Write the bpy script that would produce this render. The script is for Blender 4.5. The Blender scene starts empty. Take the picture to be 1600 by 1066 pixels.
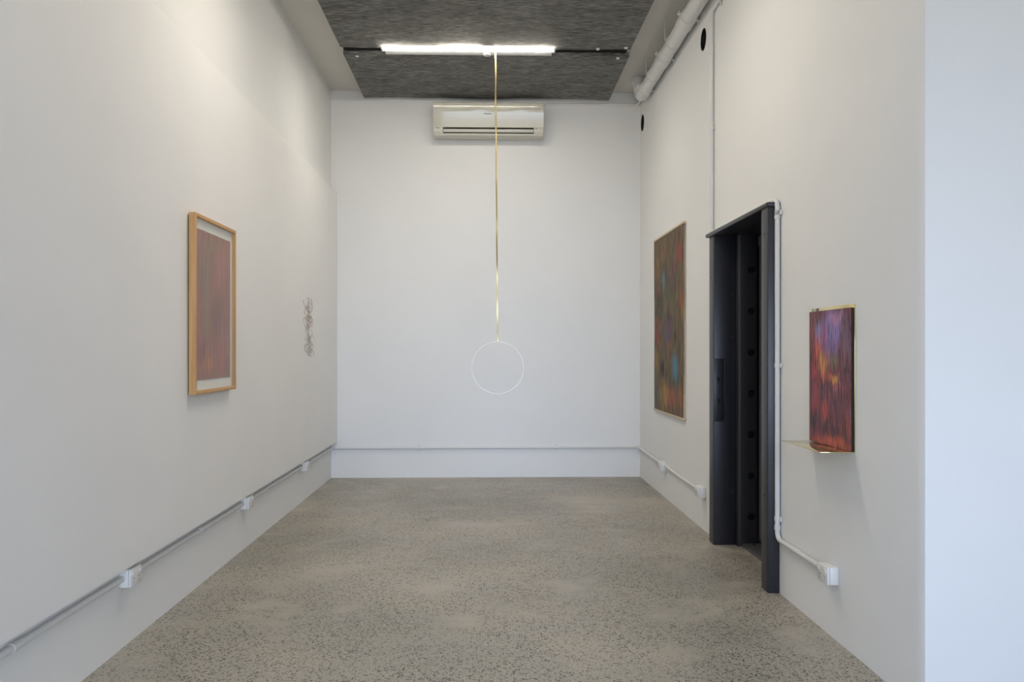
import bpy, bmesh, math, random
from mathutils import Vector, Matrix

scene = bpy.context.scene
COL = scene.collection
PI = math.pi
random.seed(7)

# ------------------------------------------------------------------ camera
cam_data = bpy.data.cameras.new('camera')
cam_data.sensor_width = 36.0
cam_data.lens = 36.0 * 1360.0 / 1600.0
cam_data.shift_y = 14.0 / 1600.0
cam_data.clip_start = 0.05
cam = bpy.data.objects.new('camera', cam_data)
COL.objects.link(cam)
cam.location = (0, 0, 1.31)
cam.rotation_euler = (PI / 2, 0, -math.atan(37.0 / 1360.0))
scene.camera = cam

# ------------------------------------------------------------------ view, sky and daylight
scene.view_settings.view_transform = 'Standard'
scene.view_settings.look = 'None'
scene.view_settings.gamma = 1.0
scene.view_settings.use_curve_mapping = False
scene.view_settings.exposure = 1.78

SKY = 1.6            # brightness of the overcast sky seen through the open front
GROUND = 1.0         # brightness of the pavement and street outside
LAMP = 19.0          # the ceiling tube

world = bpy.data.worlds.new('sky')
scene.world = world
world.use_nodes = True
wn = world.node_tree
wn.nodes.clear()
w_out = wn.nodes.new('ShaderNodeOutputWorld')
w_bg = wn.nodes.new('ShaderNodeBackground')
w_tc = wn.nodes.new('ShaderNodeTexCoord')
w_sep = wn.nodes.new('ShaderNodeSeparateXYZ')
w_map = wn.nodes.new('ShaderNodeMapRange')
w_map.inputs['From Min'].default_value = -0.25
w_map.inputs['From Max'].default_value = 0.45
w_map.interpolation_type = 'SMOOTHSTEP'
w_mix = wn.nodes.new('ShaderNodeMix')
w_mix.data_type = 'RGBA'
w_mix.inputs['A'].default_value = (0.97 * GROUND, 0.97 * GROUND, 0.97 * GROUND, 1)
w_mix.inputs['B'].default_value = (0.64 * SKY, 0.84 * SKY, 1.22 * SKY, 1)
wn.links.new(w_tc.outputs['Generated'], w_sep.inputs[0])
wn.links.new(w_sep.outputs['Z'], w_map.inputs['Value'])
wn.links.new(w_map.outputs['Result'], w_mix.inputs['Factor'])
# bright lobe added to the sky, shaped to carry daylight to the end wall
SKY_LOBE = 2.35
w_dot = wn.nodes.new('ShaderNodeVectorMath')
w_dot.operation = 'DOT_PRODUCT'
w_dot.inputs[1].default_value = Vector((0.03, -1.0, 0.10)).normalized()
w_lobe = wn.nodes.new('ShaderNodeMapRange')
w_lobe.interpolation_type = 'SMOOTHSTEP'
w_lobe.inputs['From Min'].default_value = math.cos(math.radians(17))
w_lobe.inputs['From Max'].default_value = math.cos(math.radians(4))
w_add = wn.nodes.new('ShaderNodeMix')
w_add.data_type = 'RGBA'
w_add.blend_type = 'ADD'
w_add.inputs['B'].default_value = (0.68 * SKY_LOBE, 0.87 * SKY_LOBE, 1.22 * SKY_LOBE, 1)
wn.links.new(w_tc.outputs['Generated'], w_dot.inputs[0])
wn.links.new(w_dot.outputs['Value'], w_lobe.inputs['Value'])
wn.links.new(w_lobe.outputs['Result'], w_add.inputs['Factor'])
wn.links.new(w_mix.outputs['Result'], w_add.inputs['A'])
wn.links.new(w_add.outputs['Result'], w_bg.inputs['Color'])
wn.links.new(w_bg.outputs[0], w_out.inputs[0])

# light portal filling the open shopfront (only guides sampling of the sky)
FRONT_Y = -2.6
OPEN = (-1.05, 3.05, 0.0, 2.8)      # x0, x1, z0, z1 of the shopfront opening
pl = bpy.data.lights.new('shopfront_portal', 'AREA')
pl.shape = 'RECTANGLE'
pl.size = OPEN[1] - OPEN[0]
pl.size_y = OPEN[3] - OPEN[2]
pl.cycles.is_portal = True
plo = bpy.data.objects.new('shopfront_portal', pl)
COL.objects.link(plo)
plo.location = ((OPEN[0] + OPEN[1]) / 2, FRONT_Y - 0.1, (OPEN[2] + OPEN[3]) / 2)
plo.rotation_euler = (PI / 2, 0, 0)

# ------------------------------------------------------------------ material helpers
def lin(c):
    return tuple(((v / 255.0) / 12.92) if v / 255.0 <= 0.04045 else ((v / 255.0 + 0.055) / 1.055) ** 2.4 for v in c) + (1.0,)


class NT:
    """small wrapper to wire shader nodes"""
    def __init__(self, name):
        self.m = bpy.data.materials.new(name)
        self.m.use_nodes = True
        self.t = self.m.node_tree
        self.t.nodes.clear()
        self.out = self.n('ShaderNodeOutputMaterial')

    def n(self, kind, **kw):
        nd = self.t.nodes.new(kind)
        for k, v in kw.items():
            setattr(nd, k, v)
        return nd

    def set(self, sock, v):
        if hasattr(v, 'is_output') or isinstance(v, bpy.types.NodeSocket):
            self.t.links.new(v, sock)
        else:
            sock.default_value = v

    def coord(self, which='Object'):
        return self.n('ShaderNodeTexCoord').outputs[which]

    def mul(self, vec, s):
        nd = self.n('ShaderNodeVectorMath', operation='MULTIPLY')
        self.set(nd.inputs[0], vec)
        nd.inputs[1].default_value = s
        return nd.outputs[0]

    def vadd(self, a, b):
        nd = self.n('ShaderNodeVectorMath', operation='ADD')
        self.set(nd.inputs[0], a)
        self.set(nd.inputs[1], b)
        return nd.outputs[0]

    def math(self, op, a, b=0.0):
        nd = self.n('ShaderNodeMath', operation=op)
        self.set(nd.inputs[0], a)
        self.set(nd.inputs[1], b)
        return nd.outputs[0]

    def noise(self, vec, scale, detail=4.0, rough=0.55, out='Fac'):
        nd = self.n('ShaderNodeTexNoise')
        self.set(nd.inputs['Vector'], vec)
        nd.inputs['Scale'].default_value = scale
        nd.inputs['Detail'].default_value = detail
        nd.inputs['Roughness'].default_value = rough
        return nd.outputs[out]

    def ramp(self, fac, a, b, lo=0.0, hi=1.0, smooth=True):
        nd = self.n('ShaderNodeMapRange')
        nd.interpolation_type = 'SMOOTHSTEP' if smooth else 'LINEAR'
        self.set(nd.inputs['Value'], fac)
        nd.inputs['From Min'].default_value = a
        nd.inputs['From Max'].default_value = b
        nd.inputs['To Min'].default_value = lo
        nd.inputs['To Max'].default_value = hi
        return nd.outputs['Result']

    def mix(self, fac, a, b, mode='MIX'):
        nd = self.n('ShaderNodeMix', data_type='RGBA', blend_type=mode)
        self.set(nd.inputs['Factor'], fac)
        self.set(nd.inputs['A'], a)
        self.set(nd.inputs['B'], b)
        return nd.outputs['Result']

    def bump(self, height, strength, dist=0.01):
        nd = self.n('ShaderNodeBump')
        self.set(nd.inputs['Height'], height)
        nd.inputs['Strength'].default_value = strength
        nd.inputs['Distance'].default_value = dist
        return nd.outputs[0]

    def principled(self, color, rough=0.5, metal=0.0, normal=None, spec=0.5, coat=0.0):
        p = self.n('ShaderNodeBsdfPrincipled')
        self.set(p.inputs['Base Color'], color)
        self.set(p.inputs['Roughness'], rough)
        p.inputs['Metallic'].default_value = metal
        p.inputs['Specular IOR Level'].default_value = spec
        p.inputs['Coat Weight'].default_value = coat
        if normal is not None:
            self.set(p.inputs['Normal'], normal)
        self.t.links.new(p.outputs[0], self.out.inputs[0])
        return p


def mat_plain(name, rgb, rough=0.5, metal=0.0, spec=0.5, vary=0.04, coat=0.0, bump=0.0, scale=6.0):
    k = NT(name)
    co = k.coord()
    n = k.noise(co, scale)
    c = lin(rgb)
    lo = tuple(v * (1 - vary) for v in c[:3]) + (1,)
    hi = tuple(min(1, v * (1 + vary)) for v in c[:3]) + (1,)
    col = k.mix(n, lo, hi)
    nm = k.bump(k.noise(co, scale * 25), bump, 0.002) if bump else None
    k.principled(col, rough, metal, nm, spec, coat)
    return k.m


def mat_wall(name, rgb, rough=0.62, bump=0.06):
    k = NT(name)
    co = k.coord()
    c = lin(rgb)
    n = k.noise(co, 1.3, 5)
    col = k.mix(k.ramp(n, 0.3, 0.7), tuple(v * 0.975 for v in c[:3]) + (1,), c)
    h = k.math('ADD', k.noise(co, 220, 2), k.math('MULTIPLY', k.noise(co, 9, 4), 3.0))
    k.principled(col, rough, 0, k.bump(h, bump, 0.004), 0.35)
    return k.m


def mat_floor():
    k = NT('polished_concrete')
    co = k.coord()
    patch = k.noise(co, 0.75, 5, 0.6)
    patch2 = k.noise(k.vadd(co, (3.1, 7.7, 0)), 2.2, 5, 0.62)
    base = k.mix(k.ramp(patch, 0.33, 0.68), lin((170, 164, 150)), lin((197, 188, 171)))
    base = k.mix(k.ramp(patch2, 0.58, 0.80, 0, 0.55), base, lin((200, 192, 176)))
    fine = k.noise(co, 160, 3, 0.7)
    base = k.mix(k.ramp(fine, 0.35, 0.7), k.mix(0.30, base, (0.03, 0.03, 0.03, 1)), base)
    # exposed stones: random cells of a cell pattern turn dark, in two sizes
    def stones(scale, share, r0, r1, warp):
        v = k.n('ShaderNodeTexVoronoi', feature='F1')
        wv = k.vadd(co, k.mul(k.noise(co, scale * 1.3, 2, out='Color'), (warp, warp, warp)))
        k.set(v.inputs['Vector'], wv)
        v.inputs['Scale'].default_value = scale
        sep = k.n('ShaderNodeSeparateColor')
        k.set(sep.inputs[0], v.outputs['Color'])
        pick = k.math('LESS_THAN', sep.outputs[0], share)
        size = k.ramp(sep.outputs[1], 0, 1, r0, r1, False)
        inside = k.math('LESS_THAN', v.outputs['Distance'], size)
        return k.math('MULTIPLY', pick, inside), sep.outputs[2]
    bare = k.math('MULTIPLY', k.ramp(patch2, 0.68, 0.50), k.ramp(patch, 0.76, 0.52))
    s1, r1_ = stones(78, 0.58, 0.22, 0.52, 0.008)
    s2, r2_ = stones(150, 0.60, 0.25, 0.55, 0.004)
    dark = k.mix(r1_, lin((38, 38, 38)), lin((86, 80, 72)))
    dark2 = k.mix(r2_, lin((48, 48, 46)), lin((100, 94, 84)))
    col = k.mix(k.math('MULTIPLY', s2, k.math('MULTIPLY', bare, 0.7)), base, dark2)
    col = k.mix(k.math('MULTIPLY', s1, k.math('MULTIPLY', bare, 0.86)), col, dark)
    rough = k.ramp(k.noise(co, 3.0, 4), 0.3, 0.7, 0.34, 0.50)
    k.principled(col, rough, 0, k.bump(k.noise(co, 2.5, 3), 0.03, 0.02), 0.45)
    return k.m


def mat_felt():
    k = NT('grey_felt')
    co = k.coord()
    fibre = k.noise(k.mul(co, (6, 42, 42)), 2.0, 7, 0.72)
    soft = k.noise(k.mul(co, (1.5, 6, 6)), 1.6, 4)
    col = k.mix(k.ramp(fibre, 0.30, 0.70), lin((70, 70, 68)), lin((166, 165, 160)))
    col = k.mix(k.ramp(soft, 0.35, 0.65, 0, 0.35), col, lin((84, 82, 79)))
    k.principled(col, 0.97, 0, k.bump(fibre, 0.7, 0.012), 0.1)
    return k.m


def mat_wood(name, rgb, rgb2, axis):
    k = NT(name)
    co = k.coord()
    s = [55.0, 55.0, 55.0]
    s[axis] = 2.2
    g = k.noise(k.mul(co, tuple(s)), 1.0, 5, 0.6)
    k.principled(k.mix(k.ramp(g, 0.3, 0.7), lin(rgb), lin(rgb2)), 0.5, 0, None, 0.35)
    return k.m


def mat_emit(name, color, strength):
    k = NT(name)
    e = k.n('ShaderNodeEmission')
    e.inputs[0].default_value = color
    e.inputs[1].default_value = strength
    k.t.links.new(e.outputs[0], k.out.inputs[0])
    return k.m


def mat_glass_pane():
    k = NT('clear_picture_glass')
    fr = k.n('ShaderNodeFresnel')
    geo = k.n('ShaderNodeNewGeometry')
    k.set(fr.inputs[0], k.ramp(geo.outputs['Backfacing'], 0, 1, 1.15, 1 / 1.15, False))
    tr = k.n('ShaderNodeBsdfTransparent')
    tr.inputs[0].default_value = (0.985, 0.99, 0.985, 1)
    gl = k.n('ShaderNodeBsdfGlossy')
    gl.inputs['Roughness'].default_value = 0.03
    mx = k.n('ShaderNodeMixShader')
    k.t.links.new(fr.outputs[0], mx.inputs[0])
    k.t.links.new(tr.outputs[0], mx.inputs[1])
    k.t.links.new(gl.outputs[0], mx.inputs[2])
    k.t.links.new(mx.outputs[0], k.out.inputs[0])
    return k.m


def mat_painting(name, base, blobs, flip=False, streak=(60, 4), contrast=0.35, rough=0.6, warp=(0.10, 0.16), bump=0.3, seed=0.0, lines=None, lift=1.6, palette=None):
    """paint in soft vertical strokes: blobs = (u, v, ru, rv, rgb, opacity); u runs along the wall, v up"""
    k = NT(name)
    gen = k.coord('Generated')
    sep = k.n('ShaderNodeSeparateXYZ')
    k.set(sep.inputs[0], gen)
    u = sep.outputs['Y']
    if flip:
        u = k.math('SUBTRACT', 1.0, u)
    cmb = k.n('ShaderNodeCombineXYZ')
    k.set(cmb.inputs[0], u)
    k.set(cmb.inputs[1], sep.outputs['Z'])
    cmb.inputs[2].default_value = seed
    uv = cmb.outputs[0]
    st = k.noise(k.mul(uv, (streak[0], streak[1], 1)), 1.0, 6, 0.68)
    st2 = k.noise(k.mul(uv, (streak[0] * 0.3, streak[1] * 0.7, 1)), 1.0, 5, 0.6, out='Color')
    offs = k.mul(k.vadd(st2, (-0.5, -0.5, -0.5)), (warp[0] * 2, warp[1] * 2, 0))
    stv = k.n('ShaderNodeCombineXYZ')
    k.set(stv.inputs[1], k.math('MULTIPLY', k.math('SUBTRACT', st, 0.5), warp[1] * 2.2))
    wuv = k.vadd(k.vadd(uv, offs), stv.outputs[0])
    gain = lambda c: tuple(min(0.9, v * lift) for v in lin(c)[:3]) + (1.0,)
    col = gain(base)
    for (bu, bv, ru, rv, rgb, op) in blobs:
        d = k.mul(k.vadd(wuv, (-bu, -bv, -seed)), (1.0 / ru, 1.0 / rv, 0))
        ln = k.n('ShaderNodeVectorMath', operation='LENGTH')
        k.set(ln.inputs[0], d)
        col = k.mix(k.ramp(ln.outputs['Value'], 0.25, 1.15, op, 0.0), col, gain(rgb))
    if palette:
        # broken flecks of other colours dragged through the paint
        for i, (rgb, op) in enumerate(palette):
            fl = k.noise(k.mul(k.vadd(uv, (i * 1.7, i * 2.3, i)), (streak[0] * 0.55, streak[1] * 1.6, 1)), 1.0, 4, 0.6)
            col = k.mix(k.ramp(fl, 0.55, 0.68, 0, op), col, gain(rgb))
    if lines:
        # fine dark runs of paint
        dr = k.noise(k.mul(uv, (lines[0], lines[1], 1)), 1.0, 3, 0.5)
        col = k.mix(k.ramp(dr, 0.53, 0.68, 0, lines[2]), col, lin((24, 18, 22)))
        dr2 = k.noise(k.mul(k.vadd(uv, (3.3, 1.7, 2.0)), (lines[0] * 1.2, lines[1], 1)), 1.0, 3, 0.5)
        col = k.mix(k.ramp(dr2, 0.60, 0.74, 0, lines[2] * 0.45), col, lin((190, 150, 150)))
    tone = k.ramp(st, 0.28, 0.72, 1.0 - contrast, 1.0 + contrast, False)
    tn = k.n('ShaderNodeCombineXYZ')
    for i in range(3):
        k.set(tn.inputs[i], tone)
    col = k.mix(1.0, col, tn.outputs[0], 'MULTIPLY')
    k.principled(col, rough, 0, k.bump(st, bump, 0.004), 0.3)
    return k.m


# ------------------------------------------------------------------ materials
M = {}
M['wall'] = mat_wall('white_wall_paint', (235, 235, 233))
M['return'] = mat_wall('return_wall_darkened', (218, 217, 214))  # wall white darkened in colour to offset the strong daylight on this face
M['lining'] = mat_wall('white_lining_paint', (239, 238, 236), 0.58, 0.02)
M['ceiling'] = mat_wall('ceiling_paint', (214, 211, 203))
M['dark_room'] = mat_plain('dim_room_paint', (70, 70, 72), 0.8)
M['floor'] = mat_floor()
M['felt'] = mat_felt()
M['dark_felt'] = mat_plain('black_backing_felt', (38, 37, 36), 0.95, 0, 0.1, 0.25, 0, 0.4, 20)
M['steel'] = mat_plain('charcoal_steel_paint', (41, 41, 47), 0.38, 0, 0.5, 0.08, 0, 0.05, 5)
M['black'] = mat_plain('black_plastic', (16, 16, 17), 0.6)
M['sill'] = mat_plain('worn_grey_steel', (92, 92, 94), 0.45, 0.2, 0.5, 0.15)
M['pvc'] = mat_plain('white_pvc', (222, 221, 218), 0.35, 0, 0.45, 0.02)
M['plastic'] = mat_plain('white_plastic', (232, 231, 227), 0.3, 0, 0.5, 0.01)
M['dot'] = mat_plain('dark_slots', (60, 58, 55), 0.6)
M['ac'] = mat_plain('ivory_gloss_plastic', (206, 204, 190), 0.05, 0, 0.36, 0.01)
M['ac_body'] = mat_plain('ivory_plastic', (204, 202, 191), 0.4, 0, 0.5, 0.01)
M['metal_white'] = mat_plain('white_enamel', (228, 228, 226), 0.4)
M['tube'] = mat_emit('lit_tube', (1.0, 0.925, 0.81, 1), LAMP)
M['brass'] = mat_plain('brass_ribbon', (176, 158, 106), 0.32, 0.9, 0.5, 0.05)
M['pale_brass'] = mat_plain('pale_polished_brass', (228, 214, 158), 0.09, 0.95, 0.5, 0.03)
M['ring'] = mat_plain('pale_polished_metal', (232, 229, 220), 0.4, 0.25, 0.5, 0.02)
M['oak'] = mat_wood('maple_frame_wood', (200, 152, 98), (216, 172, 118), 2)
M['oak_h'] = mat_wood('maple_frame_wood_rail', (192, 146, 92), (208, 164, 110), 1)
M['pale_wood'] = mat_wood('pale_batten_wood', (190, 172, 142), (212, 196, 168), 1)
M['shadow_batten'] = mat_plain('gap_shade_brown', (62, 42, 30), 0.7)  # dark brown stands in for the shade behind the picture frame
M['paper'] = mat_plain('white_paper', (240, 238, 230), 0.8, 0, 0.2, 0.02)
M['glass'] = mat_glass_pane()
M['canvas_edge'] = mat_plain('dark_panel_edge', (34, 32, 26), 0.6, 0, 0.3, 0.3, 0, 0, 30)
M['wire'] = mat_plain('brown_wire', (150, 130, 120), 0.5, 0.0)
M['copper'] = mat_plain('copper_wire', (192, 140, 116), 0.4, 0.1)
M['logo'] = mat_plain('grey_print', (62, 62, 62), 0.5)
M['paint_framed'] = mat_painting('mauve_painting', (150, 98, 86), [
    (0.30, 0.72, 0.20, 0.34, (126, 112, 94), 0.7),
    (0.75, 0.78, 0.22, 0.22, (164, 106, 100), 0.7),
    (0.10, 0.90, 0.18, 0.14, (150, 104, 108), 0.6),
    (0.55, 0.93, 0.22, 0.08, (134, 112, 94), 0.6),
    (0.62, 0.45, 0.22, 0.20, (116, 82, 78), 0.6),
    (0.33, 0.38, 0.14, 0.18, (138, 116, 84), 0.7),
    (0.85, 0.42, 0.14, 0.22, (142, 94, 90), 0.5),
    (0.14, 0.24, 0.16, 0.12, (132, 74, 86), 0.6),
    (0.36, 0.10, 0.24, 0.08, (178, 116, 70), 0.8),
    (0.72, 0.14, 0.24, 0.14, (162, 96, 86), 0.7),
], False, (24, 2.2), 0.34, 0.7, (0.06, 0.10), 0.1, 1.0, None, 1.15,
    [((100, 78, 70), 0.55), ((164, 104, 100), 0.5), ((128, 116, 94), 0.45)])
M['paint_scroll'] = mat_painting('dark_olive_painting', (90, 80, 62), [
    (0.25, 0.94, 0.30, 0.07, (104, 88, 66), 0.6),
    (0.42, 0.90, 0.07, 0.05, (132, 64, 58), 0.6),
    (0.88, 0.86, 0.10, 0.07, (138, 58, 60), 0.65),
    (0.72, 0.80, 0.10, 0.05, (112, 60, 60), 0.5),
    (0.36, 0.76, 0.06, 0.08, (66, 118, 140), 0.85),
    (0.15, 0.84, 0.12, 0.10, (122, 98, 60), 0.55),
    (0.65, 0.72, 0.18, 0.10, (84, 66, 82), 0.5),
    (0.55, 0.62, 0.34, 0.12, (78, 84, 64), 0.65),
    (0.20, 0.62, 0.16, 0.12, (52, 56, 48), 0.7),
    (0.92, 0.62, 0.08, 0.06, (140, 70, 56), 0.6),
    (0.96, 0.55, 0.06, 0.05, (146, 116, 58), 0.6),
    (0.08, 0.50, 0.10, 0.05, (142, 60, 64), 0.6),
    (0.14, 0.42, 0.14, 0.05, (142, 58, 54), 0.7),
    (0.52, 0.46, 0.20, 0.10, (86, 66, 90), 0.6),
    (0.45, 0.42, 0.05, 0.05, (66, 84, 128), 0.7),
    (0.10, 0.29, 0.10, 0.07, (140, 118, 58), 0.65),
    (0.32, 0.25, 0.09, 0.08, (26, 30, 32), 0.95),
    (0.74, 0.26, 0.10, 0.10, (58, 118, 144), 0.9),
    (0.60, 0.36, 0.24, 0.06, (112, 78, 60), 0.5),
    (0.40, 0.10, 0.22, 0.09, (152, 118, 64), 0.75),
    (0.66, 0.09, 0.12, 0.07, (156, 68, 60), 0.6),
    (0.90, 0.10, 0.16, 0.10, (136, 86, 60), 0.6),
    (0.12, 0.09, 0.14, 0.08, (80, 86, 84), 0.6),
], True, (26, 4), 0.36, 0.75, (0.08, 0.09), 0.3, 2.0, (36, 8, 0.45), 1.4,
    [((40, 44, 38), 0.75), ((122, 80, 54), 0.5), ((84, 62, 80), 0.4), ((102, 98, 70), 0.55), ((140, 66, 62), 0.35)])
M['paint_small'] = mat_painting('crimson_violet_painting', (92, 46, 52), [
    (0.10, 0.90, 0.22, 0.14, (104, 56, 52), 0.8),
    (0.58, 0.86, 0.30, 0.20, (124, 108, 162), 0.95),
    (0.70, 0.94, 0.26, 0.06, (158, 114, 146), 0.85),
    (0.90, 0.78, 0.16, 0.20, (100, 76, 92), 0.85),
    (0.26, 0.82, 0.13, 0.13, (124, 116, 160), 0.9),
    (0.39, 0.82, 0.05, 0.11, (150, 48, 84), 0.9),
    (0.52, 0.71, 0.18, 0.10, (106, 88, 134), 0.8),
    (0.62, 0.63, 0.16, 0.06, (108, 104, 78), 0.7),
    (0.84, 0.66, 0.14, 0.10, (96, 68, 84), 0.75),
    (0.22, 0.72, 0.10, 0.12, (172, 80, 62), 0.85),
    (0.34, 0.62, 0.15, 0.12, (184, 122, 64), 0.9),
    (0.13, 0.58, 0.10, 0.18, (156, 52, 52), 0.8),
    (0.64, 0.51, 0.13, 0.04, (186, 138, 62), 0.75),
    (0.45, 0.52, 0.20, 0.06, (172, 82, 66), 0.7),
    (0.72, 0.45, 0.18, 0.04, (162, 84, 104), 0.65),
    (0.50, 0.38, 0.36, 0.09, (98, 54, 68), 0.8),
    (0.18, 0.36, 0.10, 0.18, (152, 56, 56), 0.6),
    (0.42, 0.25, 0.10, 0.10, (172, 70, 62), 0.7),
    (0.80, 0.28, 0.20, 0.14, (92, 52, 62), 0.85),
    (0.15, 0.17, 0.13, 0.08, (44, 32, 44), 0.85),
    (0.55, 0.13, 0.30, 0.06, (60, 36, 46), 0.8),
    (0.55, 0.03, 0.60, 0.05, (160, 72, 54), 0.85),
    (0.95, 0.20, 0.06, 0.14, (150, 70, 54), 0.55),
], True, (30, 3.5), 0.48, 0.45, (0.07, 0.09), 0.5, 3.0, (34, 4, 0.9), 1.5,
    [((50, 28, 40), 0.7), ((168, 66, 56), 0.4), ((116, 92, 128), 0.3), ((140, 60, 80), 0.35)])


# ------------------------------------------------------------------ mesh helpers
def link(o, parent=None):
    COL.objects.link(o)
    if parent is not None:
        o.parent = parent
    return o


def obj(name, bm, mat, parent=None, smooth=False, angle=None):
    me = bpy.data.meshes.new(name)
    bmesh.ops.recalc_face_normals(bm, faces=bm.faces)
    bm.to_mesh(me)
    bm.free()
    me.materials.append(mat)
    if smooth:
        for p in me.polygons:
            p.use_smooth = True
        me.set_sharp_from_angle(angle=angle or math.radians(40))
    return link(bpy.data.objects.new(name, me), parent)


def empty(name, loc=(0, 0, 0)):
    o = bpy.data.objects.new(name, None)
    o.location = loc
    o.empty_display_size = 0.1
    return link(o)


def tag(o, label, cat, group=None):
    o['label'] = label
    o['category'] = cat
    if group:
        o['group'] = group
    return o


def struct(o):
    o['kind'] = 'structure'
    return o


def off(parent):
    return Vector(parent.location) if parent is not None else Vector((0, 0, 0))


def add_box(bm, x0, x1, y0, y1, z0, z1, bevel=0.0, seg=2):
    r = bmesh.ops.create_cube(bm, size=1.0)
    vs = r['verts']
    for v in vs:
        v.co = Vector((x0 + (v.co.x + 0.5) * (x1 - x0), y0 + (v.co.y + 0.5) * (y1 - y0), z0 + (v.co.z + 0.5) * (z1 - z0)))
    if bevel > 0:
        es = set()
        for v in vs:
            es.update(v.link_edges)
        bmesh.ops.bevel(bm, geom=list(es), offset=bevel, segments=seg, affect='EDGES', profile=0.5)
    return bm


def box(name, x0, x1, y0, y1, z0, z1, mat, parent=None, bevel=0.0, seg=2):
    o = off(parent)
    bm = bmesh.new()
    add_box(bm, x0 - o.x, x1 - o.x, y0 - o.y, y1 - o.y, z0 - o.z, z1 - o.z, bevel, seg)
    return obj(name, bm, mat, parent, bevel > 0, math.radians(50))


def add_cyl(bm, p0, p1, r, seg=24, r2=None):
    p0, p1 = Vector(p0), Vector(p1)
    d = p1 - p0
    rot = Vector((0, 0, 1)).rotation_difference(d.normalized()).to_matrix().to_4x4()
    mt = Matrix.Translation((p0 + p1) / 2) @ rot
    bmesh.ops.create_cone(bm, cap_ends=True, segments=seg, radius1=r, radius2=r if r2 is None else r2, depth=d.length, matrix=mt)
    return bm


def cyl(name, p0, p1, r, mat, parent=None, seg=24, r2=None):
    o = off(parent)
    bm = bmesh.new()
    add_cyl(bm, Vector(p0) - o, Vector(p1) - o, r, seg, r2)
    return obj(name, bm, mat, parent, True)


def round_path(pts, rad, n=8):
    """polyline with its inner corners rounded"""
    pts = [Vector(p) for p in pts]
    out = [pts[0]]
    for i in range(1, len(pts) - 1):
        a, b, c = pts[i - 1], pts[i], pts[i + 1]
        u, w = (a - b), (c - b)
        r = min(rad, u.length * 0.45, w.length * 0.45)
        s, e = b + u.normalized() * r, b + w.normalized() * r
        for k in range(n + 1):
            t = k / n
            out.append((1 - t) ** 2 * s + 2 * t * (1 - t) * b + t * t * e)
    out.append(pts[-1])
    return out


def add_tube(bm, pts, r, seg=14, closed=False):
    pts = [Vector(p) for p in pts]
    n = len(pts)
    rings = []
    nrm = None
    for i, p in enumerate(pts):
        if closed:
            t = (pts[(i + 1) % n] - pts[i - 1]).normalized()
        else:
            t = (pts[min(i + 1, n - 1)] - pts[max(i - 1, 0)]).normalized()
        if nrm is None:
            nrm = t.orthogonal().normalized()
        else:
            nrm = (nrm - t * nrm.dot(t))
            nrm = nrm.normalized() if nrm.length > 1e-6 else t.orthogonal().normalized()
        b = t.cross(nrm)
        rings.append([bm.verts.new(p + (nrm * math.cos(2 * PI * k / seg) + b * math.sin(2 * PI * k / seg)) * r) for k in range(seg)])
    for i in range(n if closed else n - 1):
        a, c = rings[i], rings[(i + 1) % n]
        for k in range(seg):
            bm.faces.new((a[k], a[(k + 1) % seg], c[(k + 1) % seg], c[k]))
    if not closed:
        bm.faces.new(rings[0])
        bm.faces.new(rings[-1])
    return bm


def tube(name, pts, r, mat, parent=None, seg=14, closed=False):
    o = off(parent)
    bm = bmesh.new()
    add_tube(bm, [Vector(p) - o for p in pts], r, seg, closed)
    return obj(name, bm, mat, parent, True)


def add_prism(bm, prof, x0, x1):
    """closed profile of (y, z) points extruded along x"""
    a = [bm.verts.new((x0, y, z)) for y, z in prof]
    b = [bm.verts.new((x1, y, z)) for y, z in prof]
    n = len(prof)
    for i in range(n):
        bm.faces.new((a[i], a[(i + 1) % n], b[(i + 1) % n], b[i]))
    bm.faces.new(a)
    bm.faces.new(b)
    return bm


def cut(o, cutters):
    """cut holes through a mesh and keep the result as plain mesh"""
    for c in cutters:
        md = o.modifiers.new('hole', 'BOOLEAN')
        md.operation = 'DIFFERENCE'
        md.solver = 'EXACT'
        md.object = c
    bpy.context.view_layer.update()
    dg = bpy.context.evaluated_depsgraph_get()
    me = bpy.data.meshes.new_from_object(o.evaluated_get(dg))
    o.modifiers.clear()
    old = o.data
    o.data = me
    if any(p.use_smooth for p in me.polygons):
        me.set_sharp_from_angle(angle=math.radians(30))
    bpy.data.meshes.remove(old)
    for c in cutters:
        cm = c.data
        bpy.data.objects.remove(c)
        bpy.data.meshes.remove(cm)


def text_mesh(name, body, size, mat, parent, matrix):
    cu = bpy.data.curves.new(name, 'FONT')
    cu.body = body
    cu.size = size
    cu.extrude = 0.0004
    cu.align_x = 'CENTER'
    cu.align_y = 'CENTER'
    cu.offset = 0.0006
    tmp = bpy.data.objects.new(name + '_curve', cu)
    COL.objects.link(tmp)
    bpy.context.view_layer.update()
    me = bpy.data.meshes.new_from_object(tmp.evaluated_get(bpy.context.evaluated_depsgraph_get()))
    bpy.data.objects.remove(tmp)
    bpy.data.curves.remove(cu)
    me.name = name
    me.materials.clear()
    me.materials.append(mat)
    me.transform(matrix)
    return link(bpy.data.objects.new(name, me), parent)


# ================================================================== the room
XL, XR, YB, H = -1.607, 1.567, 8.955, 3.966
XOUT = 3.3
PIER_Y = 3.108

struct(box('floor', XL - 0.3, XOUT + 0.3, FRONT_Y - 0.3, YB + 0.3, -0.12, 0.0, M['floor']))
struct(box('ceiling', XL - 0.3, XOUT + 0.3, FRONT_Y - 0.3, YB + 0.3, H, H + 0.15, M['ceiling']))
struct(box('wall_left', XL - 0.25, XL, FRONT_Y, YB, 0, H, M['wall']))
struct(box('wall_back', XL - 0.25, XOUT + 0.25, YB, YB + 0.25, 0, H, M['wall']))

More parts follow.
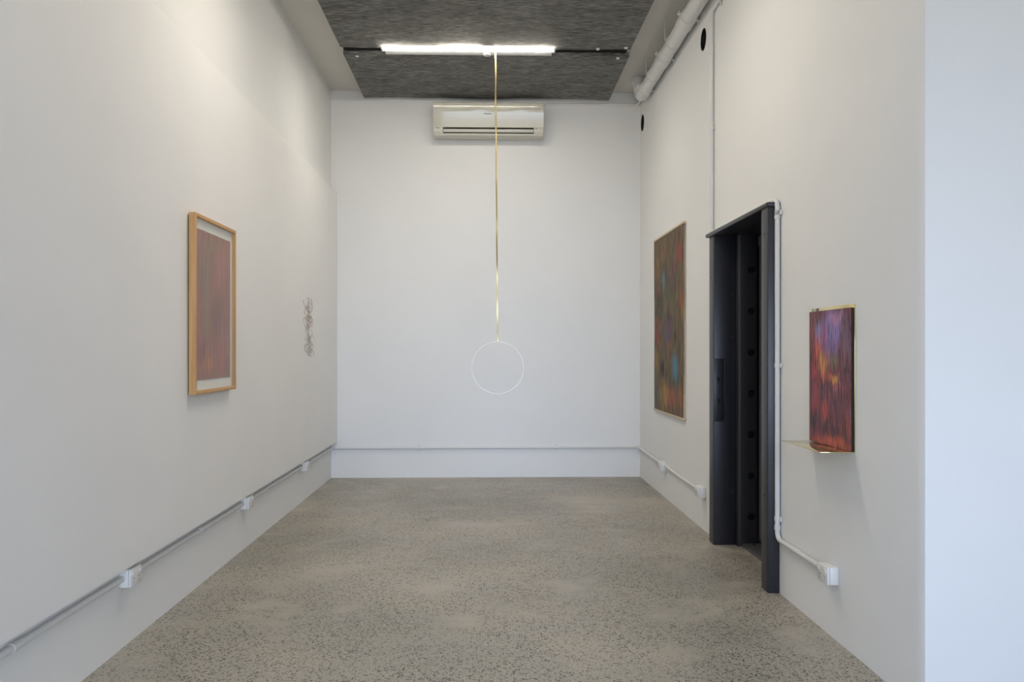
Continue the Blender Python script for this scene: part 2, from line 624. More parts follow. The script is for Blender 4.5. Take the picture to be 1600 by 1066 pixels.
# wall with the steel doorway, its near end chamfered where it meets the bright return
bm = bmesh.new()
prof = [(XR, PIER_Y + 0.037), (XR + 0.013, PIER_Y), (XR + 0.0132, PIER_Y + 0.20), (XR + 0.30, PIER_Y + 0.20), (XR + 0.30, YB), (XR, YB)]
lo = [bm.verts.new((x, y, 0)) for x, y in prof]
hi = [bm.verts.new((x, y, H)) for x, y in prof]
for i in range(len(prof)):
    j = (i + 1) % len(prof)
    bm.faces.new((lo[i], lo[j], hi[j], hi[i]))
bm.faces.new(lo)
bm.faces.new(hi)
wall_right = struct(obj('wall_right', bm, M['wall']))
HOLES = [(6.30, 3.572, 0.080), (8.805, 3.618, 0.083)]
cs = []
c = box('door_cutter', XR - 0.2, XR + 0.5, 4.70, 5.90, -0.3, 2.095, M['black'])
cs.append(c)
for y, z, r in HOLES:
    cs.append(cyl('hole_cutter', (XR - 0.1, y, z), (XR + 0.06, y, z), r, M['black'], None, 48))
cut(wall_right, cs)

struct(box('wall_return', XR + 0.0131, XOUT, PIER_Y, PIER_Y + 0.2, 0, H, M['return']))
struct(box('wall_outer', XOUT, XOUT + 0.25, FRONT_Y, YB, 0, H, M['wall']))
# street front with its wide opening
wf = struct(box('wall_front', XL - 0.25, XOUT + 0.25, FRONT_Y - 0.2, FRONT_Y, 0, H, M['wall']))
cut(wf, [box('front_cutter', OPEN[0], OPEN[1], FRONT_Y - 1, FRONT_Y + 1, OPEN[2] - 0.2, OPEN[3], M['wall'])])
# dim room behind the doorway
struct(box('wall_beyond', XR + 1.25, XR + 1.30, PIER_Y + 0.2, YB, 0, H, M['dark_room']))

# raised white lining that carries the pictures
XP = -1.545
lining = struct(box('wall_lining', XL, XP, FRONT_Y + 0.4, YB, 0.373, 2.917, M['lining']))

# ================================================================== steel doorway
door = struct(empty('door_1', (XR, 5.3, 0)))
box('near_jamb', 1.503, 1.66, 4.645, 4.757, 0, 2.082, M['steel'], door, 0.004)
box('far_jamb', 1.513, 1.662, 5.805, 5.925, 0, 2.082, M['steel'], door, 0.004)
box('header', 1.494, 1.84, 4.632, 5.962, 2.080, 2.106, M['steel'], door, 0.009, 3)
# stile with its column of round holes and rounded lit corner
bm = bmesh.new()
add_box(bm, 1.662 - XR, 1.803 - XR, 5.755 - 5.3, 5.86 - 5.3, 0.0, 2.08)
es = [e for e in bm.edges if abs(e.verts[0].co.z - e.verts[1].co.z) > 1 and e.verts[0].co.y < 5.8 - 5.3]
bmesh.ops.bevel(bm, geom=es, offset=0.018, segments=4, affect='EDGES', profile=0.5)
stile = obj('pierced_stile', bm, M['steel'], door, True, math.radians(50))
cs = []
for i in range(7):
    z = 0.196 + i * 0.2745
    cs.append(cyl('stile_cutter', (1.753, 5.70, z), (1.753, 5.82, z), 0.0245, M['black'], None, 32))
cut(stile, cs)
for i in range(7):
    z = 0.196 + i * 0.2745
    bm = bmesh.new()
    add_cyl(bm, (1.753 - XR, 5.819 - 5.3, z), (1.753 - XR, 5.812 - 5.3, z), 0.0243, 24)
    add_cyl(bm, (1.750 - XR, 5.815 - 5.3, z + 0.004), (1.750 - XR, 5.800 - 5.3, z + 0.004), 0.006, 8)
    obj('hole_shade', bm, M['black'], stile)  # black disc painted in for the darkness inside the hole
box('stile_flange', 1.800, 1.812, 5.775, 5.86, 0.0, 2.0, M['steel'], door, 0.002)
lock = box('lock_plate', 1.5045, 1.570, 5.777, 5.806, 0.832, 1.252, M['steel'], door, 0.003)
box('lock_edge', 1.5735, 1.581, 5.779, 5.806, 0.836, 1.252, M['steel'], door, 0.002)
for z in (1.118, 0.978):
    bm = bmesh.new()
    add_cyl(bm, (1.538 - XR, 5.778 - 5.3, z), (1.538 - XR, 5.7755 - 5.3, z), 0.012, 16)
    add_box(bm, 1.533 - XR, 1.543 - XR, 5.7755 - 5.3, 5.778 - 5.3, z - 0.035, z)
    obj('keyhole', bm, M['black'], lock)
box('sill', 1.690, 1.866, 4.70, 5.80, 0.0, 0.020, M['sill'], door, 0.002)
for y in (5.10, 5.45, 5.72):
    cyl('sill_bolt', (1.76, y, 0.019), (1.76, y, 0.026), 0.011, M['steel'], door, 12)
for x, y, z in ((1.5027, 4.70, 1.94), (1.5027, 4.70, 0.52), (1.5127, 5.865, 1.80), (1.5127, 5.865, 0.27)):
    cyl('jamb_screw', (x + 0.002, y, z), (x - 0.0012, y, z), 0.006, M['black'], door, 10)
for z in (0.36, 1.68, 1.40):
    cyl('frame_bolt', (1.642, 5.806, z), (1.642, 5.797, z), 0.011, M['steel'], door, 10)

# ================================================================== acoustic felt on the ceiling
def felt_panel(y0, y1, x0, x1, label, fix):
    root = empty('acoustic_panel', ((x0 + x1) / 2, (y0 + y1) / 2, H))
    o = root.location
    bm = bmesh.new()
    nx, ny = 40, 24
    top, bot = H - 0.046, 3.870
    grid = []
    for i in range(nx + 1):
        row = []
        for j in range(ny + 1):
            x = x0 + (x1 - x0) * i / nx
            y = y0 + (y1 - y0) * j / ny
            z = bot + 0.004 * math.sin(x * 5.1 + y * 2.0) + 0.003 * math.sin(x * 9.7 + 1.0 - y * 3.1)
            if j in (0, ny):
                y += 0.004 * math.sin(x * 7.0) + 0.003 * math.sin(x * 17.0)
            row.append(bm.verts.new((x - o.x, y - o.y, z - o.z)))
        grid.append(row)
    for i in range(nx):
        for j in range(ny):
            bm.faces.new((grid[i][j], grid[i + 1][j], grid[i + 1][j + 1], grid[i][j + 1]))
    r = bmesh.ops.extrude_face_region(bm, geom=list(bm.faces))
    for v in [g for g in r['geom'] if isinstance(g, bmesh.types.BMVert)]:
        v.co.z = top - o.z
    obj('felt_sheet', bm, M['felt'], root, True, math.radians(50))
    # battens that hold the sheet off the ceiling
    for y in (y0 + 0.25, (y0 + y1) / 2, y1 - 0.25):
        box('spacer_batten', x0 + 0.15, x1 - 0.15, y - 0.025, y + 0.025, top, H - 0.002, M['dark_felt'], root)
    for x, y in fix:
        cyl('fixing_washer', (x, y, 3.872), (x, y, 3.861), 0.017, M['metal_white'], root, 20, 0.012)
    return tag(root, label, 'acoustic panel', 'felt acoustic panels on the ceiling')


felt_panel(5.17, 7.40, -1.25, 1.213, 'grey felt ceiling panel on the camera side of the tube light', [(0.93, 7.375), (1.165, 7.34)])
felt_panel(7.575, 8.86, -1.256, 1.232, 'grey felt ceiling panel between the tube light and the air conditioner',
           [(-1.14, 7.605), (1.135, 7.60)])
strip = box('felt_backing_strip', -1.245, 1.20, 7.410, 7.565, 3.903, 3.920, M['dark_felt'])
tag(strip, 'black recessed felt strip in the gap between two grey ceiling panels', 'felt strip')
box('strip_batten', -1.15, 1.10, 7.46, 7.50, 3.92, H - 0.002, M['dark_felt'], strip)

# ================================================================== tube light
def tube_light(dy, label):
    lamp = empty('ceiling_light', (-0.17, 7.45 + dy, 3.903))
    o = lamp.location
    box('housing', -0.885, 0.548, 7.4205 + dy, 7.545 + dy, 3.862, 3.9035, M['metal_white'], lamp, 0.004)
    prof = [(7.333 + 0.086 * i / 14 + dy - o.y, 3.8605 - 0.014 * math.sin(PI * i / 14) ** 0.6 - o.z) for i in range(15)]
    bm = add_prism(bmesh.new(), prof, -0.889 - o.x, 0.552 - o.x)
    obj('lamp_diffuser', bm, M['tube'], lamp, True, math.radians(60))
    for x0, x1, s in ((-0.905, -0.889, 1), (0.552, 0.568, -1)):
        bm = bmesh.new()
        add_box(bm, x0 - o.x, x1 - o.x, 7.332 - 7.45, 7.420 - 7.45, 3.845 - 3.903, 3.8612 - 3.903, 0.003)
        obj('lamp_holder', bm, M['metal_white'], lamp, True)
    cyl('ceiling_rose', (-0.01, 7.352 + dy, 3.8595), (-0.01, 7.352 + dy, 3.8625), 0.060, M['metal_white'], lamp, 28)
    cyl('cord_grip', (-0.01, 7.522 + dy, 3.855), (-0.01, 7.522 + dy, 3.866), 0.032, M['metal_white'], lamp, 20)
    return tag(lamp, label, 'light', 'tube lights on the ceiling')


tube_light(0.0, 'lit white tube light fixed across the grey felt ceiling')
tube_light(-2.4, 'white tube light of the ceiling over the street end of the room')

# ================================================================== hanging brass line and hoop
RY = 7.455
hang = empty('hanging_ring_sculpture', (0.060, RY, 3.874))
bm = bmesh.new()
N = 150
z_top, z_bot = 3.862, 1.380
rows = []
for i in range(N + 1):
    t = i / N
    z = z_top + (z_bot - z_top) * t
    x = 0.060 + (0.080 - 0.060) * t + 0.0022 * math.sin(t * 26) * (1 - t)
    a = 0.22 * math.sin(t * 21.0) + 0.15 * math.sin(t * 9.0 + 1)
    hw, th = 0.0060, 0.0014
    ca, sa = math.cos(a), math.sin(a)
    row = []
    for dx, dy in ((-hw, -th), (hw, -th), (hw, th), (-hw, th)):
        row.append(bm.verts.new((x + dx * ca - dy * sa - hang.location.x, dx * sa + dy * ca, z - hang.location.z)))
    rows.append(row)
for i in range(N):
    for k in range(4):
        bm.faces.new((rows[i][k], rows[i][(k + 1) % 4], rows[i + 1][(k + 1) % 4], rows[i + 1][k]))
bm.faces.new(rows[0])
bm.faces.new(rows[-1])
obj('brass_ribbon', bm, M['brass'], hang, True)
bm = bmesh.new()
rc = Vector((0.080 - hang.location.x, 0, 1.158 - hang.location.z))
R = 0.2222
rings = []
n = 128
for i in range(n):
    a = 2 * PI * i / n
    d = Vector((math.cos(a), 0, math.sin(a)))
    row = []
    for dr, dy in ((-0.0014, -0.0045), (0.0014, -0.0045), (0.0021, 0), (0.0014, 0.0045), (-0.0014, 0.0045), (-0.0021, 0)):
        row.append(bm.verts.new(rc + d * (R + dr) + Vector((0, dy, 0))))
    rings.append(row)
for i in range(n):
    a, b = rings[i], rings[(i + 1) % n]
    for k in range(6):
        bm.faces.new((a[k], a[(k + 1) % 6], b[(k + 1) % 6], b[k]))
obj('hoop', bm, M['ring'], hang, True)
tag(hang, 'thin brass ribbon hanging from the tube light with a pale metal hoop', 'sculpture')

# ================================================================== air conditioner
ac = empty('air_conditioner', (0.0025, YB, 3.455))
ao = ac.location


def acp(prof):
    return [(y - ao.y, z - ao.z) for y, z in prof]


def front_profile(z0, z1, y_top, tilt0, tilt1, tilt2, n=24):
    pts = []
    y = y_top
    dz = (z1 - z0) / n
    for i in range(n + 1):
        z = z1 - dz * i
        pts.append((y, z))
        y += dz * math.tan(math.radians(tilt0 + (tilt1 - tilt0) * (i + 0.5) / n / 0.3 if i < 0.3 * n else tilt1 + (tilt2 - tilt1) * ((i + 0.5) / n - 0.3) / 0.7))
    return pts


bm = bmesh.new()
add_prism(bm, acp([(YB, 3.470), (YB, 3.786), (8.80, 3.786), (8.775, 3.60), (8.80, 3.552), (8.84, 3.548), (8.86, 3.470)]), -0.548 - ao.x, 0.552 - ao.x)
obj('casing', bm, M['ac_body'], ac, True, math.radians(30))
bm = bmesh.new()
fp = front_profile(3.552, 3.792, 8.722, 1.0, 9.5, 13.5)
fp = [(8.800, 3.792), (8.734, 3.792)] + [(fp[0][0], fp[0][1] - 0.006)] + fp[1:] + [(fp[-1][0] + 0.012, fp[-1][1] - 0.002), (8.82, 3.552)]
prof = acp(fp)
prev = None
NS = 48
for i in range(NS + 1):
    x = -0.552 + 1.109 * i / NS
    wv = 0.00035 * math.sin(x * 15) + 0.00025 * math.sin(x * 29 + 1)
    row = [bm.verts.new((x - ao.x, y + wv * max(0.0, 1 - abs(z + ao.z - 3.755) / 0.05), z)) for y, z in prof]
    if prev:
        for k in range(len(row)):
            bm.faces.new((prev[k], prev[(k + 1) % len(row)], row[(k + 1) % len(row)], row[k]))
    else:
        bm.faces.new(row)
    prev = row
bm.faces.new(prev)
obj('front_panel', bm, M['ac'], ac, True, math.radians(25))
for x0, x1 in ((-0.548, -0.456), (0.458, 0.552)):
    bm = bmesh.new()
    add_prism(bm, acp([(8.87, 3.552), (8.752, 3.548), (8.750, 3.500), (8.770, 3.468), (8.80, 3.456), (8.87, 3.456)]), x0 - ao.x, x1 - ao.x)
    obj('end_cap', bm, M['ac_body'], ac, True, math.radians(30))
bm = bmesh.new()
add_prism(bm, acp([(8.84, 3.552), (8.862, 3.552), (8.862, 3.470), (8.85, 3.470)]), -0.455 - ao.x, 0.457 - ao.x)
obj('air_outlet', bm, M['black'], ac)
bm = bmesh.new()
add_prism(bm, acp([(8.764, 3.532), (8.774, 3.532), (8.784, 3.505), (8.772, 3.502), (8.764, 3.512)]), -0.453 - ao.x, 0.455 - ao.x)
obj('louvre', bm, M['ac_body'], ac, True, math.radians(40))
bm = bmesh.new()
add_prism(bm, acp([(8.765, 3.490), (8.772, 3.472), (8.80, 3.458), (8.87, 3.456), (8.87, 3.474), (8.80, 3.478)]), -0.456 - ao.x, 0.458 - ao.x)
obj('bottom_lip', bm, M['ac_body'], ac, True, math.radians(30))
for x in (-0.16, 0.085):
    box('louvre_pivot', x - 0.012, x + 0.012, 8.778, 8.80, 3.490, 3.506, M['black'], ac)
box('model_strip', -0.530, -0.490, 8.7505, 8.753, 3.536, 3.541, M['dot'], ac)
box('display_strip', 0.475, 0.490, 8.7505, 8.753, 3.534, 3.540, M['dot'], ac)
zi = 3.6815
yi = 8.722
for i in range(1, 20):
    if fp[i + 1][1] <= zi:
        yi = fp[i + 1][0]
        break
text_mesh('logo', 'Panasonic', 0.0185, M['logo'], ac,
          Matrix.Translation(Vector((-0.005, yi - 0.0042, zi)) - Vector(ao)) @ Matrix.Rotation(PI / 2 + math.radians(7), 4, 'X'))
tag(ac, 'ivory split air conditioner unit mounted high on the end wall', 'air conditioner')

# ================================================================== conduits
CR = 0.0135


def saddle(parent, p, axis, wall):
    """pipe clip: a band round the conduit with two screw ears on the wall; axis and wall are 'x', 'y', 'z'"""
    o = Vector(parent.location)
    bm = bmesh.new()
    p = Vector(p) - o
    ax = {'x': Vector((1, 0, 0)), 'y': Vector((0, 1, 0)), 'z': Vector((0, 0, 1))}
    a, wv = ax[axis], wall
    side = a.cross(wv)
    add_cyl(bm, p - a * 0.012, p + a * 0.012, CR + 0.0028, 16)
    for s in (-1, 1):
        c = p + wv * (CR - 0.003) + side * s * (CR + 0.010)
        r = bmesh.ops.create_cube(bm, size=1.0)
        for v in r['verts']:
            l = v.co.copy()
            v.co = c + a * (l.x * 0.024) + wv * (l.y * 0.007) + side * (l.z * 0.020)
    return obj('saddle_clip', bm, M['pvc'], parent, True)


def conduit(pts, rad, label, clips=(), couplings=(), r=CR, group='white conduit runs on the walls'):
    root = empty('conduit', pts[0])
    tube('pipe_run', round_path(pts, rad), r, M['pvc'], root)
    for p, axis, wall in clips:
        saddle(root, p, axis, Vector(wall))
    for p0, p1 in couplings:
        cyl('coupling', p0, p1, r + 0.0028, M['pvc'], root, 16)
    return tag(root, label, 'conduit', group)


cx = XR - CR - 0.0035
# up the wall, along the top of the door and down beside it to the socket
conduit([(cx, 4.9, 3.655), (cx, 6.005, 3.662), (cx, 6.005, 2.1205), (cx, 4.629, 2.1205), (cx, 4.629, 0.297), (cx, 3.972, 0.297)],
        0.055, 'white conduit bending down around the dark steel doorway to a socket',
        [((cx, 4.629, 2.045), 'z', (1, 0, 0)), ((cx, 4.629, 1.228), 'z', (1, 0, 0)), ((cx, 4.629, 0.405), 'z', (1, 0, 0)), ((cx, 6.005, 2.85), 'z', (1, 0, 0)),
         ((cx, 5.80, 3.660), 'y', (1, 0, 0))],
        [((cx, 4.629, 2.015), (cx, 4.629, 2.06)), ((cx, 6.005, 3.36), (cx, 6.005, 3.43)), ((cx, 4.629, 0.345), (cx, 4.629, 0.37))])
# end wall
cb = YB - CR
conduit([(XL + 0.001, cb, 0.306), (XR - 0.014, cb, 0.309)], 0.04, 'white conduit running low across the whole end wall',
        [((-0.71, cb, 0.307), 'x', (0, 1, 0)), ((0.70, cb, 0.308), 'x', (0, 1, 0))], [((XR - 0.07, cb, 0.309), (XR - 0.02, cb, 0.309))])
# doorway side, two sagging lengths
pts = [(cx, 8.94, 0.309), (cx, 8.5, 0.302), (cx, 8.0, 0.296), (cx, 7.74, 0.296)]
conduit(pts, 0.2, 'short white conduit from the room corner to the first socket on the doorway wall', [], [((cx, 8.925, 0.309), (cx, 8.86, 0.308))])
pts = [(cx, 7.60, 0.296), (cx, 7.2, 0.288), (cx, 6.75, 0.283), (cx, 6.345, 0.284)]
conduit(pts, 0.2, 'sagging white conduit between the two sockets beyond the dark doorway', [], [((cx, 6.41, 0.284), (cx, 6.35, 0.284))])
# lining side
lx = XL + CR
for y0, y1, lb in ((FRONT_Y + 0.5, 3.833, 'white conduit under the lining ending at the first socket from the street'),
                   (3.947, 5.693, 'white conduit under the lining between its first and second sockets from the street'),
                   (5.807, 7.485, 'white conduit under the lining between its second and third sockets from the street'),
                   (7.595, 8.926, 'white conduit under the lining running from its last socket to the end wall')):
    clips = []
    cps = []
    if y0 < 0:
        cps = [((lx, 2.95, 0.312), (lx, 3.02, 0.312))]
    elif y0 < 5:
        cps = [((lx, 4.84, 0.312), (lx, 4.92, 0.312))]
    elif y0 < 7:
        cps = [((lx, 6.56, 0.312), (lx, 6.63, 0.312))]
    conduit([(lx, y0, 0.312), (lx, y1, 0.312)], 0.05, lb, clips, cps)
# condensate line from the air conditioner
cd = empty('drain_line', (0.5, YB, 3.842))
tube('pipe_run', round_path([(0.556, YB - 0.012, 3.772), (0.60, YB - 0.012, 3.842), (1.540, YB - 0.012, 3.842), (1.552, 8.70, 3.842)], 0.03), 0.0115, M['pvc'], cd)
tag(cd, 'thin white pipe running along the end wall from the air conditioner', 'pipe')

# ================================================================== power sockets
def outlet(loc, side, label):
    """surface mounted double socket; loc = middle of its back on the wall, side = +1 faces +x"""
    root = empty('power_outlet', loc)
    s = side

    def b(bm, d0, d1, y0, y1, z0, z1, bev=0.0):
        x0, x1 = sorted((s * d0, s * d1))
        return add_box(bm, x0, x1, y0, y1, z0, z1, bev)
    bm = b(bmesh.new(), 0.0, 0.040, -0.058, 0.058, -0.040, 0.040, 0.004)
    obj('mounting_block', bm, M['plastic'], root, True, math.radians(50))
    bm = b(bmesh.new(), 0.0405, 0.052, -0.058, 0.058, -0.040, 0.040, 0.004)
    plate = obj('faceplate', bm, M['plastic'], root, True, math.radians(50))
    for y in (-0.040, 0.040):
        bm = b(bmesh.new(), 0.052, 0.0575, y - 0.009, y + 0.009, 0.010, 0.026, 0.002)
        obj('switch', bm, M['plastic'], plate, True)
    for y in (-0.026, 0.026):
        bm = bmesh.new()
        for dy, dz, t in ((-0.007, -0.004, 0.5), (0.007, -0.004, -0.5), (0, -0.019, 0)):
            r = bmesh.ops.create_cube(bm, size=1.0)
            for v in r['verts']:
                p = Vector((v.co.x * 0.0006, v.co.y * 0.002, v.co.z * 0.008))
                p = Matrix.Rotation(t, 3, 'X') @ p
                v.co = Vector((s * 0.0522 + p.x, y + dy + p.y, dz - 0.002 + p.z))
        obj('socket_slots', bm, M['dot'], plate)
    return tag(root, label, 'power socket', 'white double power sockets')


outlet((XR, 3.910, 0.296), -1, 'white double power socket on the wall below the crimson painting')
outlet((XR, 7.67, 0.281), -1, 'small white power socket below the tall dark painting')
outlet((XR, 6.285, 0.280), -1, 'white power socket tucked against the far side of the steel doorway')
outlet((XL, 3.890, 0.313), 1, 'white double power socket under the lining, largest of the three there')
outlet((XL, 5.750, 0.313), 1, 'white power socket under the lining, middle of the three there')
outlet((XL, 7.540, 0.313), 1, 'white power socket under the lining, closest to the end wall')

# ================================================================== big drain pipe
PX, PZ, PR = 1.488, 3.782, 0.0575
pipe = empty('drain_pipe', (PX, 8.45, PZ))
pts = round_path([(PX, 4.2, PZ), (PX, 8.47, PZ), (PX - 0.02, 8.47, H - 0.002)], 0.10, 12)
tube('pipe_run', pts, PR, M['pvc'], pipe, 32)
for y0, y1 in ((6.40, 6.60), (7.27, 7.45), (8.16, 8.30)):
    o = pipe.location
    bm = bmesh.new()
    add_cyl(bm, Vector((PX, y0, PZ)) - o, Vector((PX, y1, PZ)) - o, PR + 0.0065, 36)
    add_cyl(bm, Vector((PX, y1, PZ)) - o, Vector((PX, y1 + 0.012, PZ)) - o, PR + 0.0065, 36, PR + 0.001)
    cp = obj('pipe_coupling', bm, M['pvc'], pipe, True)
    for sx, sz in ((-1, 0.02), (1, -0.03)):
        bm = bmesh.new()
        c = Vector((PX + sx * (PR + 0.014), y0 + 0.02, PZ + sz)) - o
        add_box(bm, c.x - 0.014, c.x + 0.014, c.y - 0.014, c.y + 0.014, c.z - 0.005, c.z + 0.005, 0.002)
        add_cyl(bm, c + Vector((0, 0, -0.020)), c + Vector((0, 0, 0.022)), 0.005, 8)
        obj('clamp_ear', bm, M['pvc'], cp, True)
for y in (6.95, 7.80):
    bm = bmesh.new()
    o = pipe.location
    add_tube(bm, [Vector((PX + math.cos(a) * (PR + 0.003), y, PZ + math.sin(a) * (PR + 0.003))) - o for a in [2 * PI * i / 32 for i in range(32)]], 0.004, 8, True)
    add_cyl(bm, Vector((PX - PR - 0.012, y, PZ + 0.01)) - o, Vector((PX - PR - 0.012, y, H)) - o, 0.004, 8)
    obj('pipe_hanger', bm, M['pvc'], pipe, True)
cyl('ceiling_collar', (PX - 0.02, 8.47, H - 0.05), (PX - 0.02, 8.47, H), PR + 0.012, M['pvc'], pipe, 32)
tag(pipe, 'large white drain pipe slung along the ceiling edge above the doorway wall', 'pipe')

# ================================================================== black round vents
for (y, z, r), lb in zip(HOLES, ('round black vent in the wall beside the vertical conduit near the ceiling',
                                'round black vent in the wall tucked beside the room corner')):
    v = empty('round_vent', (XR, y, z))
    bm = bmesh.new()
    n = 40
    rim = []
    for (dx, rr) in ((0.001, r - 0.001), (-0.002, r - 0.0005), (-0.002, r - 0.006), (0.035, r - 0.008)):
        rim.append([bm.verts.new((dx, rr * math.cos(2 * PI * i / n), rr * math.sin(2 * PI * i / n))) for i in range(n)])
    for a, b in zip(rim, rim[1:]):
        for i in range(n):
            bm.faces.new((a[i], a[(i + 1) % n], b[(i + 1) % n], b[i]))
    obj('vent_sleeve', bm, M['black'], v, True)
    bm = bmesh.new()
    add_cyl(bm, (0.034, 0, 0), (0.040, 0, 0), r - 0.004, 40)
    for k in range(-3, 4):
        w = math.sqrt(max(0, (r - 0.010) ** 2 - (k * 0.02) ** 2))
        add_box(bm, 0.020, 0.034, -w, w, k * 0.02 - 0.0015, k * 0.02 + 0.0015)
    obj('vent_grille', bm, M['black'], v)
    tag(v, lb, 'vent', 'round black vents in the doorway wall')

# ================================================================== framed picture
fy0, fy1, fz0, fz1 = 4.515, 5.235, 1.078, 2.020
fx0, fx1 = XP + 0.006, -1.503
fr = empty('framed_picture', (XP, (fy0 + fy1) / 2, fz0))
w = 0.019
box('frame_stile', fx0, fx1, fy0, fy0 + w, fz0, fz1, M['oak'], fr, 0.0015)
box('frame_stile', fx0, fx1, fy1 - w, fy1, fz0, fz1, M['oak'], fr, 0.0015)
box('frame_rail', fx0, fx1, fy0 + w, fy1 - w, fz1 - w, fz1, M['oak_h'], fr, 0.0015)
box('frame_rail', fx0, fx1, fy0 + w, fy1 - w, fz0, fz0 + w, M['oak_h'], fr, 0.0015)
box('shadow_gap_batten', XP, fx0, fy0 + 0.012, fy1 - 0.012, fz0 + 0.012, fz1 - 0.012, M['shadow_batten'], fr)  # fills the gap behind the frame, coloured as its shadow
box('backing_paper', fx0 + 0.002, -1.526, fy0 + w, fy1 - w, fz0 + w, fz1 - w, M['paper'], fr)
bm = bmesh.new()
# sheet with a slightly deckled edge, floated on the paper
sy0, sy1, sz0, sz1 = 4.545, 5.178, 1.152, 1.948
ring_pts = []
for (a, b) in (((sy0, sz0), (sy1, sz0)), ((sy1, sz0), (sy1, sz1)), ((sy1, sz1), (sy0, sz1)), ((sy0, sz1), (sy0, sz0))):
    for i in range(24):
        t = i / 24
        jit = random.uniform(-0.0012, 0.0012)
        ring_pts.append((a[0] + (b[0] - a[0]) * t + (jit if a[0] == b[0] else 0), a[1] + (b[1] - a[1]) * t + (jit if a[1] == b[1] else 0)))
o = fr.location
va = [bm.verts.new((-1.5215 - o.x, y - o.y, z - o.z)) for y, z in ring_pts]
vb = [bm.verts.new((-1.5240 - o.x, y - o.y, z - o.z)) for y, z in ring_pts]
bm.faces.new(va)
bm.faces.new(vb)
for i in range(len(va)):
    bm.faces.new((va[i], va[(i + 1) % len(va)], vb[(i + 1) % len(va)], vb[i]))
obj('painted_sheet', bm, M['paint_framed'], fr)
box('glass', -1.5095, -1.5075, fy0 + w, fy1 - w, fz0 + w, fz1 - w, M['glass'], fr)
tag(fr, 'mauve abstract painting in a pale wooden box frame on the white lining', 'picture')

# ================================================================== wire drawing on the lining
wd = empty('wire_wall_drawing', (XP, 7.53, 1.27))
rnd = random.Random(11)
bm = bmesh.new()
bmc = bmesh.new()


def loop(cy, cz, ry, rz, a0, a1, bmx, r=0.0022, lift=0.004, wob=0.12):
    pts = []
    n = 26
    ph = rnd.uniform(0, 6)
    for i in range(n + 1):
        a = a0 + (a1 - a0) * i / n
        k = 1 + wob * math.sin(3 * a + ph)
        pts.append(Vector((lift + 0.004 * math.sin(a * 1.5 + ph), cy - 7.53 + math.cos(a) * ry * k, cz - 1.27 + math.sin(a) * rz * k)))
    add_tube(bmx, pts, r, 6)


S = [(7.42, 1.715, 0.10, 0.045), (7.52, 1.68, 0.13, 0.05), (7.45, 1.64, 0.12, 0.03), (7.60, 1.69, 0.08, 0.06),
     (7.48, 1.585, 0.10, 0.02), (7.44, 1.55, 0.12, 0.05), (7.60, 1.555, 0.10, 0.045), (7.52, 1.535, 0.06, 0.03),
     (7.50, 1.47, 0.10, 0.03), (7.58, 1.455, 0.07, 0.035), (7.47, 1.415, 0.12, 0.022),
     (7.46, 1.385, 0.08, 0.035), (7.63, 1.395, 0.09, 0.045), (7.52, 1.36, 0.13, 0.03),
     (7.50, 1.325, 0.14, 0.035), (7.62, 1.335, 0.10, 0.03), (7.55, 1.30, 0.12, 0.032), (7.64, 1.285, 0.10, 0.032), (7.46, 1.345, 0.13, 0.02)]
for cy, cz, ry, rz in S:
    a0 = rnd.uniform(0, 6.28)
    loop(cy, cz, ry, rz, a0, a0 + rnd.uniform(3.2, 6.0), bm, 0.0011)
for cy, cz in ((7.50, 1.69), (7.55, 1.62), (7.48, 1.50), (7.58, 1.40), (7.60, 1.31)):
    a0 = rnd.uniform(0, 6.28)
    loop(cy, cz, 0.045, 0.028, a0, a0 + 6.5, bm, 0.0012)
for cy, cz, ry, rz in ((7.52, 1.555, 0.09, 0.04), (7.56, 1.575, 0.07, 0.03), (7.50, 1.655, 0.05, 0.03)):
    loop(cy, cz, ry, rz, 0.5, 6.5, bmc, 0.0016, 0.007)
add_tube(bm, [Vector((0.004, 7.50 - 7.53 + 0.02 * math.sin(i * 1.3), 1.76 - 1.27 - 0.0195 * i)) for i in range(26)], 0.0010, 6)
obj('brown_wire', bm, M['wire'], wd, True)
c = obj('copper_wire', bmc, M['copper'], wd, True)
c['label'] = 'copper coloured wire loops'
tag(wd, 'delicate drawing of looped brown wire on the white lining near the end wall', 'wall drawing')

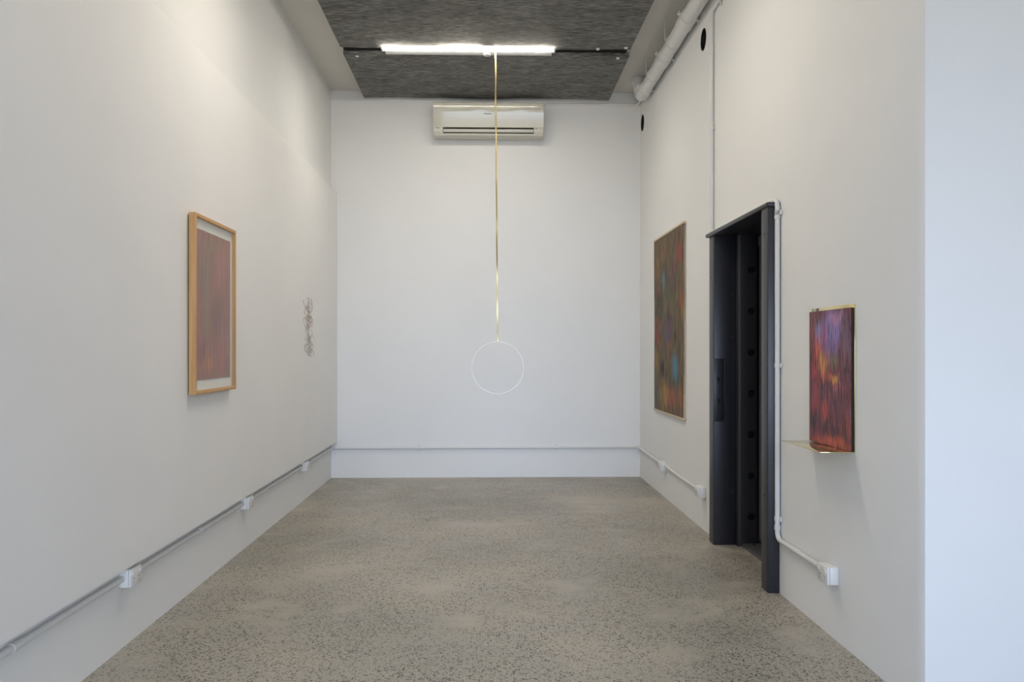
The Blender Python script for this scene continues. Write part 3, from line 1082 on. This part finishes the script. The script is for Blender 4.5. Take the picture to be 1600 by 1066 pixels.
# ================================================================== tall dark painting
ty0, ty1, tz0, tz1 = 6.868, 8.085, 0.752, 2.328
tp = empty('tall_painting', (XR, (ty0 + ty1) / 2, tz0))
bm = bmesh.new()
ny, nz = 16, 32
o = tp.location
rows = []
for i in range(ny + 1):
    row = []
    for j in range(nz + 1):
        u, v = i / ny, j / nz
        y = ty0 + (ty1 - ty0) * u
        if i == 0:
            y += 0.010 * (1 - v) + 0.003 * math.sin(v * 17)
        if i == ny:
            y += 0.006 * math.sin(v * 9) + 0.012 * (0.5 - abs(v - 0.4))
        x = 1.5475 + 0.0025 * math.sin(u * 7 + v * 3)
        row.append(bm.verts.new((x - o.x, y - o.y, tz0 + 0.012 + (tz1 - tz0 - 0.024) * v - o.z)))
    rows.append(row)
for i in range(ny):
    for j in range(nz):
        bm.faces.new((rows[i][j], rows[i + 1][j], rows[i + 1][j + 1], rows[i][j + 1]))
r = bmesh.ops.extrude_face_region(bm, geom=list(bm.faces))
for v in [g for g in r['geom'] if isinstance(g, bmesh.types.BMVert)]:
    v.co.x += 0.003
obj('canvas', bm, M['paint_scroll'], tp, True, math.radians(50))
box('top_batten', 1.543, XR - 0.001, ty0 - 0.010, ty1 + 0.004, tz1 - 0.014, tz1 + 0.004, M['pale_wood'], tp, 0.002)
box('bottom_batten', 1.543, XR - 0.001, ty0 - 0.006, ty1 + 0.004, tz0 - 0.004, tz0 + 0.014, M['pale_wood'], tp, 0.002)
box('side_strip', 1.553, XR - 0.001, ty0 + 0.015, ty0 + 0.030, tz0 + 0.014, tz1 - 0.014, M['pale_wood'], tp)
tag(tp, 'tall dark multicoloured painting hung between pale battens beyond the doorway', 'painting')

# ================================================================== crimson painting on its brass ledge
sh = empty('brass_ledge', (XR, 3.92, 0.874))
box('back_plate', XR - 0.0035, XR, 3.676, 4.170, 0.872, 1.508, M['pale_brass'], sh, 0.0008)
box('ledge', 1.415, XR - 0.0035, 3.676, 4.170, 0.8705, 0.8735, M['pale_brass'], sh, 0.0008)
tag(sh, 'folded brass sheet on the wall forming a thin ledge under the crimson painting', 'ledge')

sp = empty('small_painting', (XR - 0.0045, 3.92, 0.8742))
box('panel', 1.5525, XR - 0.0045, 3.682, 4.160, 0.8745, 1.492, M['canvas_edge'], sp)
bm = bmesh.new()
add_box(bm, 1.5490 - sp.location.x, 1.5525 - sp.location.x, 3.683 - 3.92, 4.160 - 3.92, 0.8745 - 0.8742, 1.492 - 0.8742)
obj('painted_face', bm, M['paint_small'], sp)
tag(sp, 'crimson and violet abstract painting standing on the thin brass ledge', 'painting')
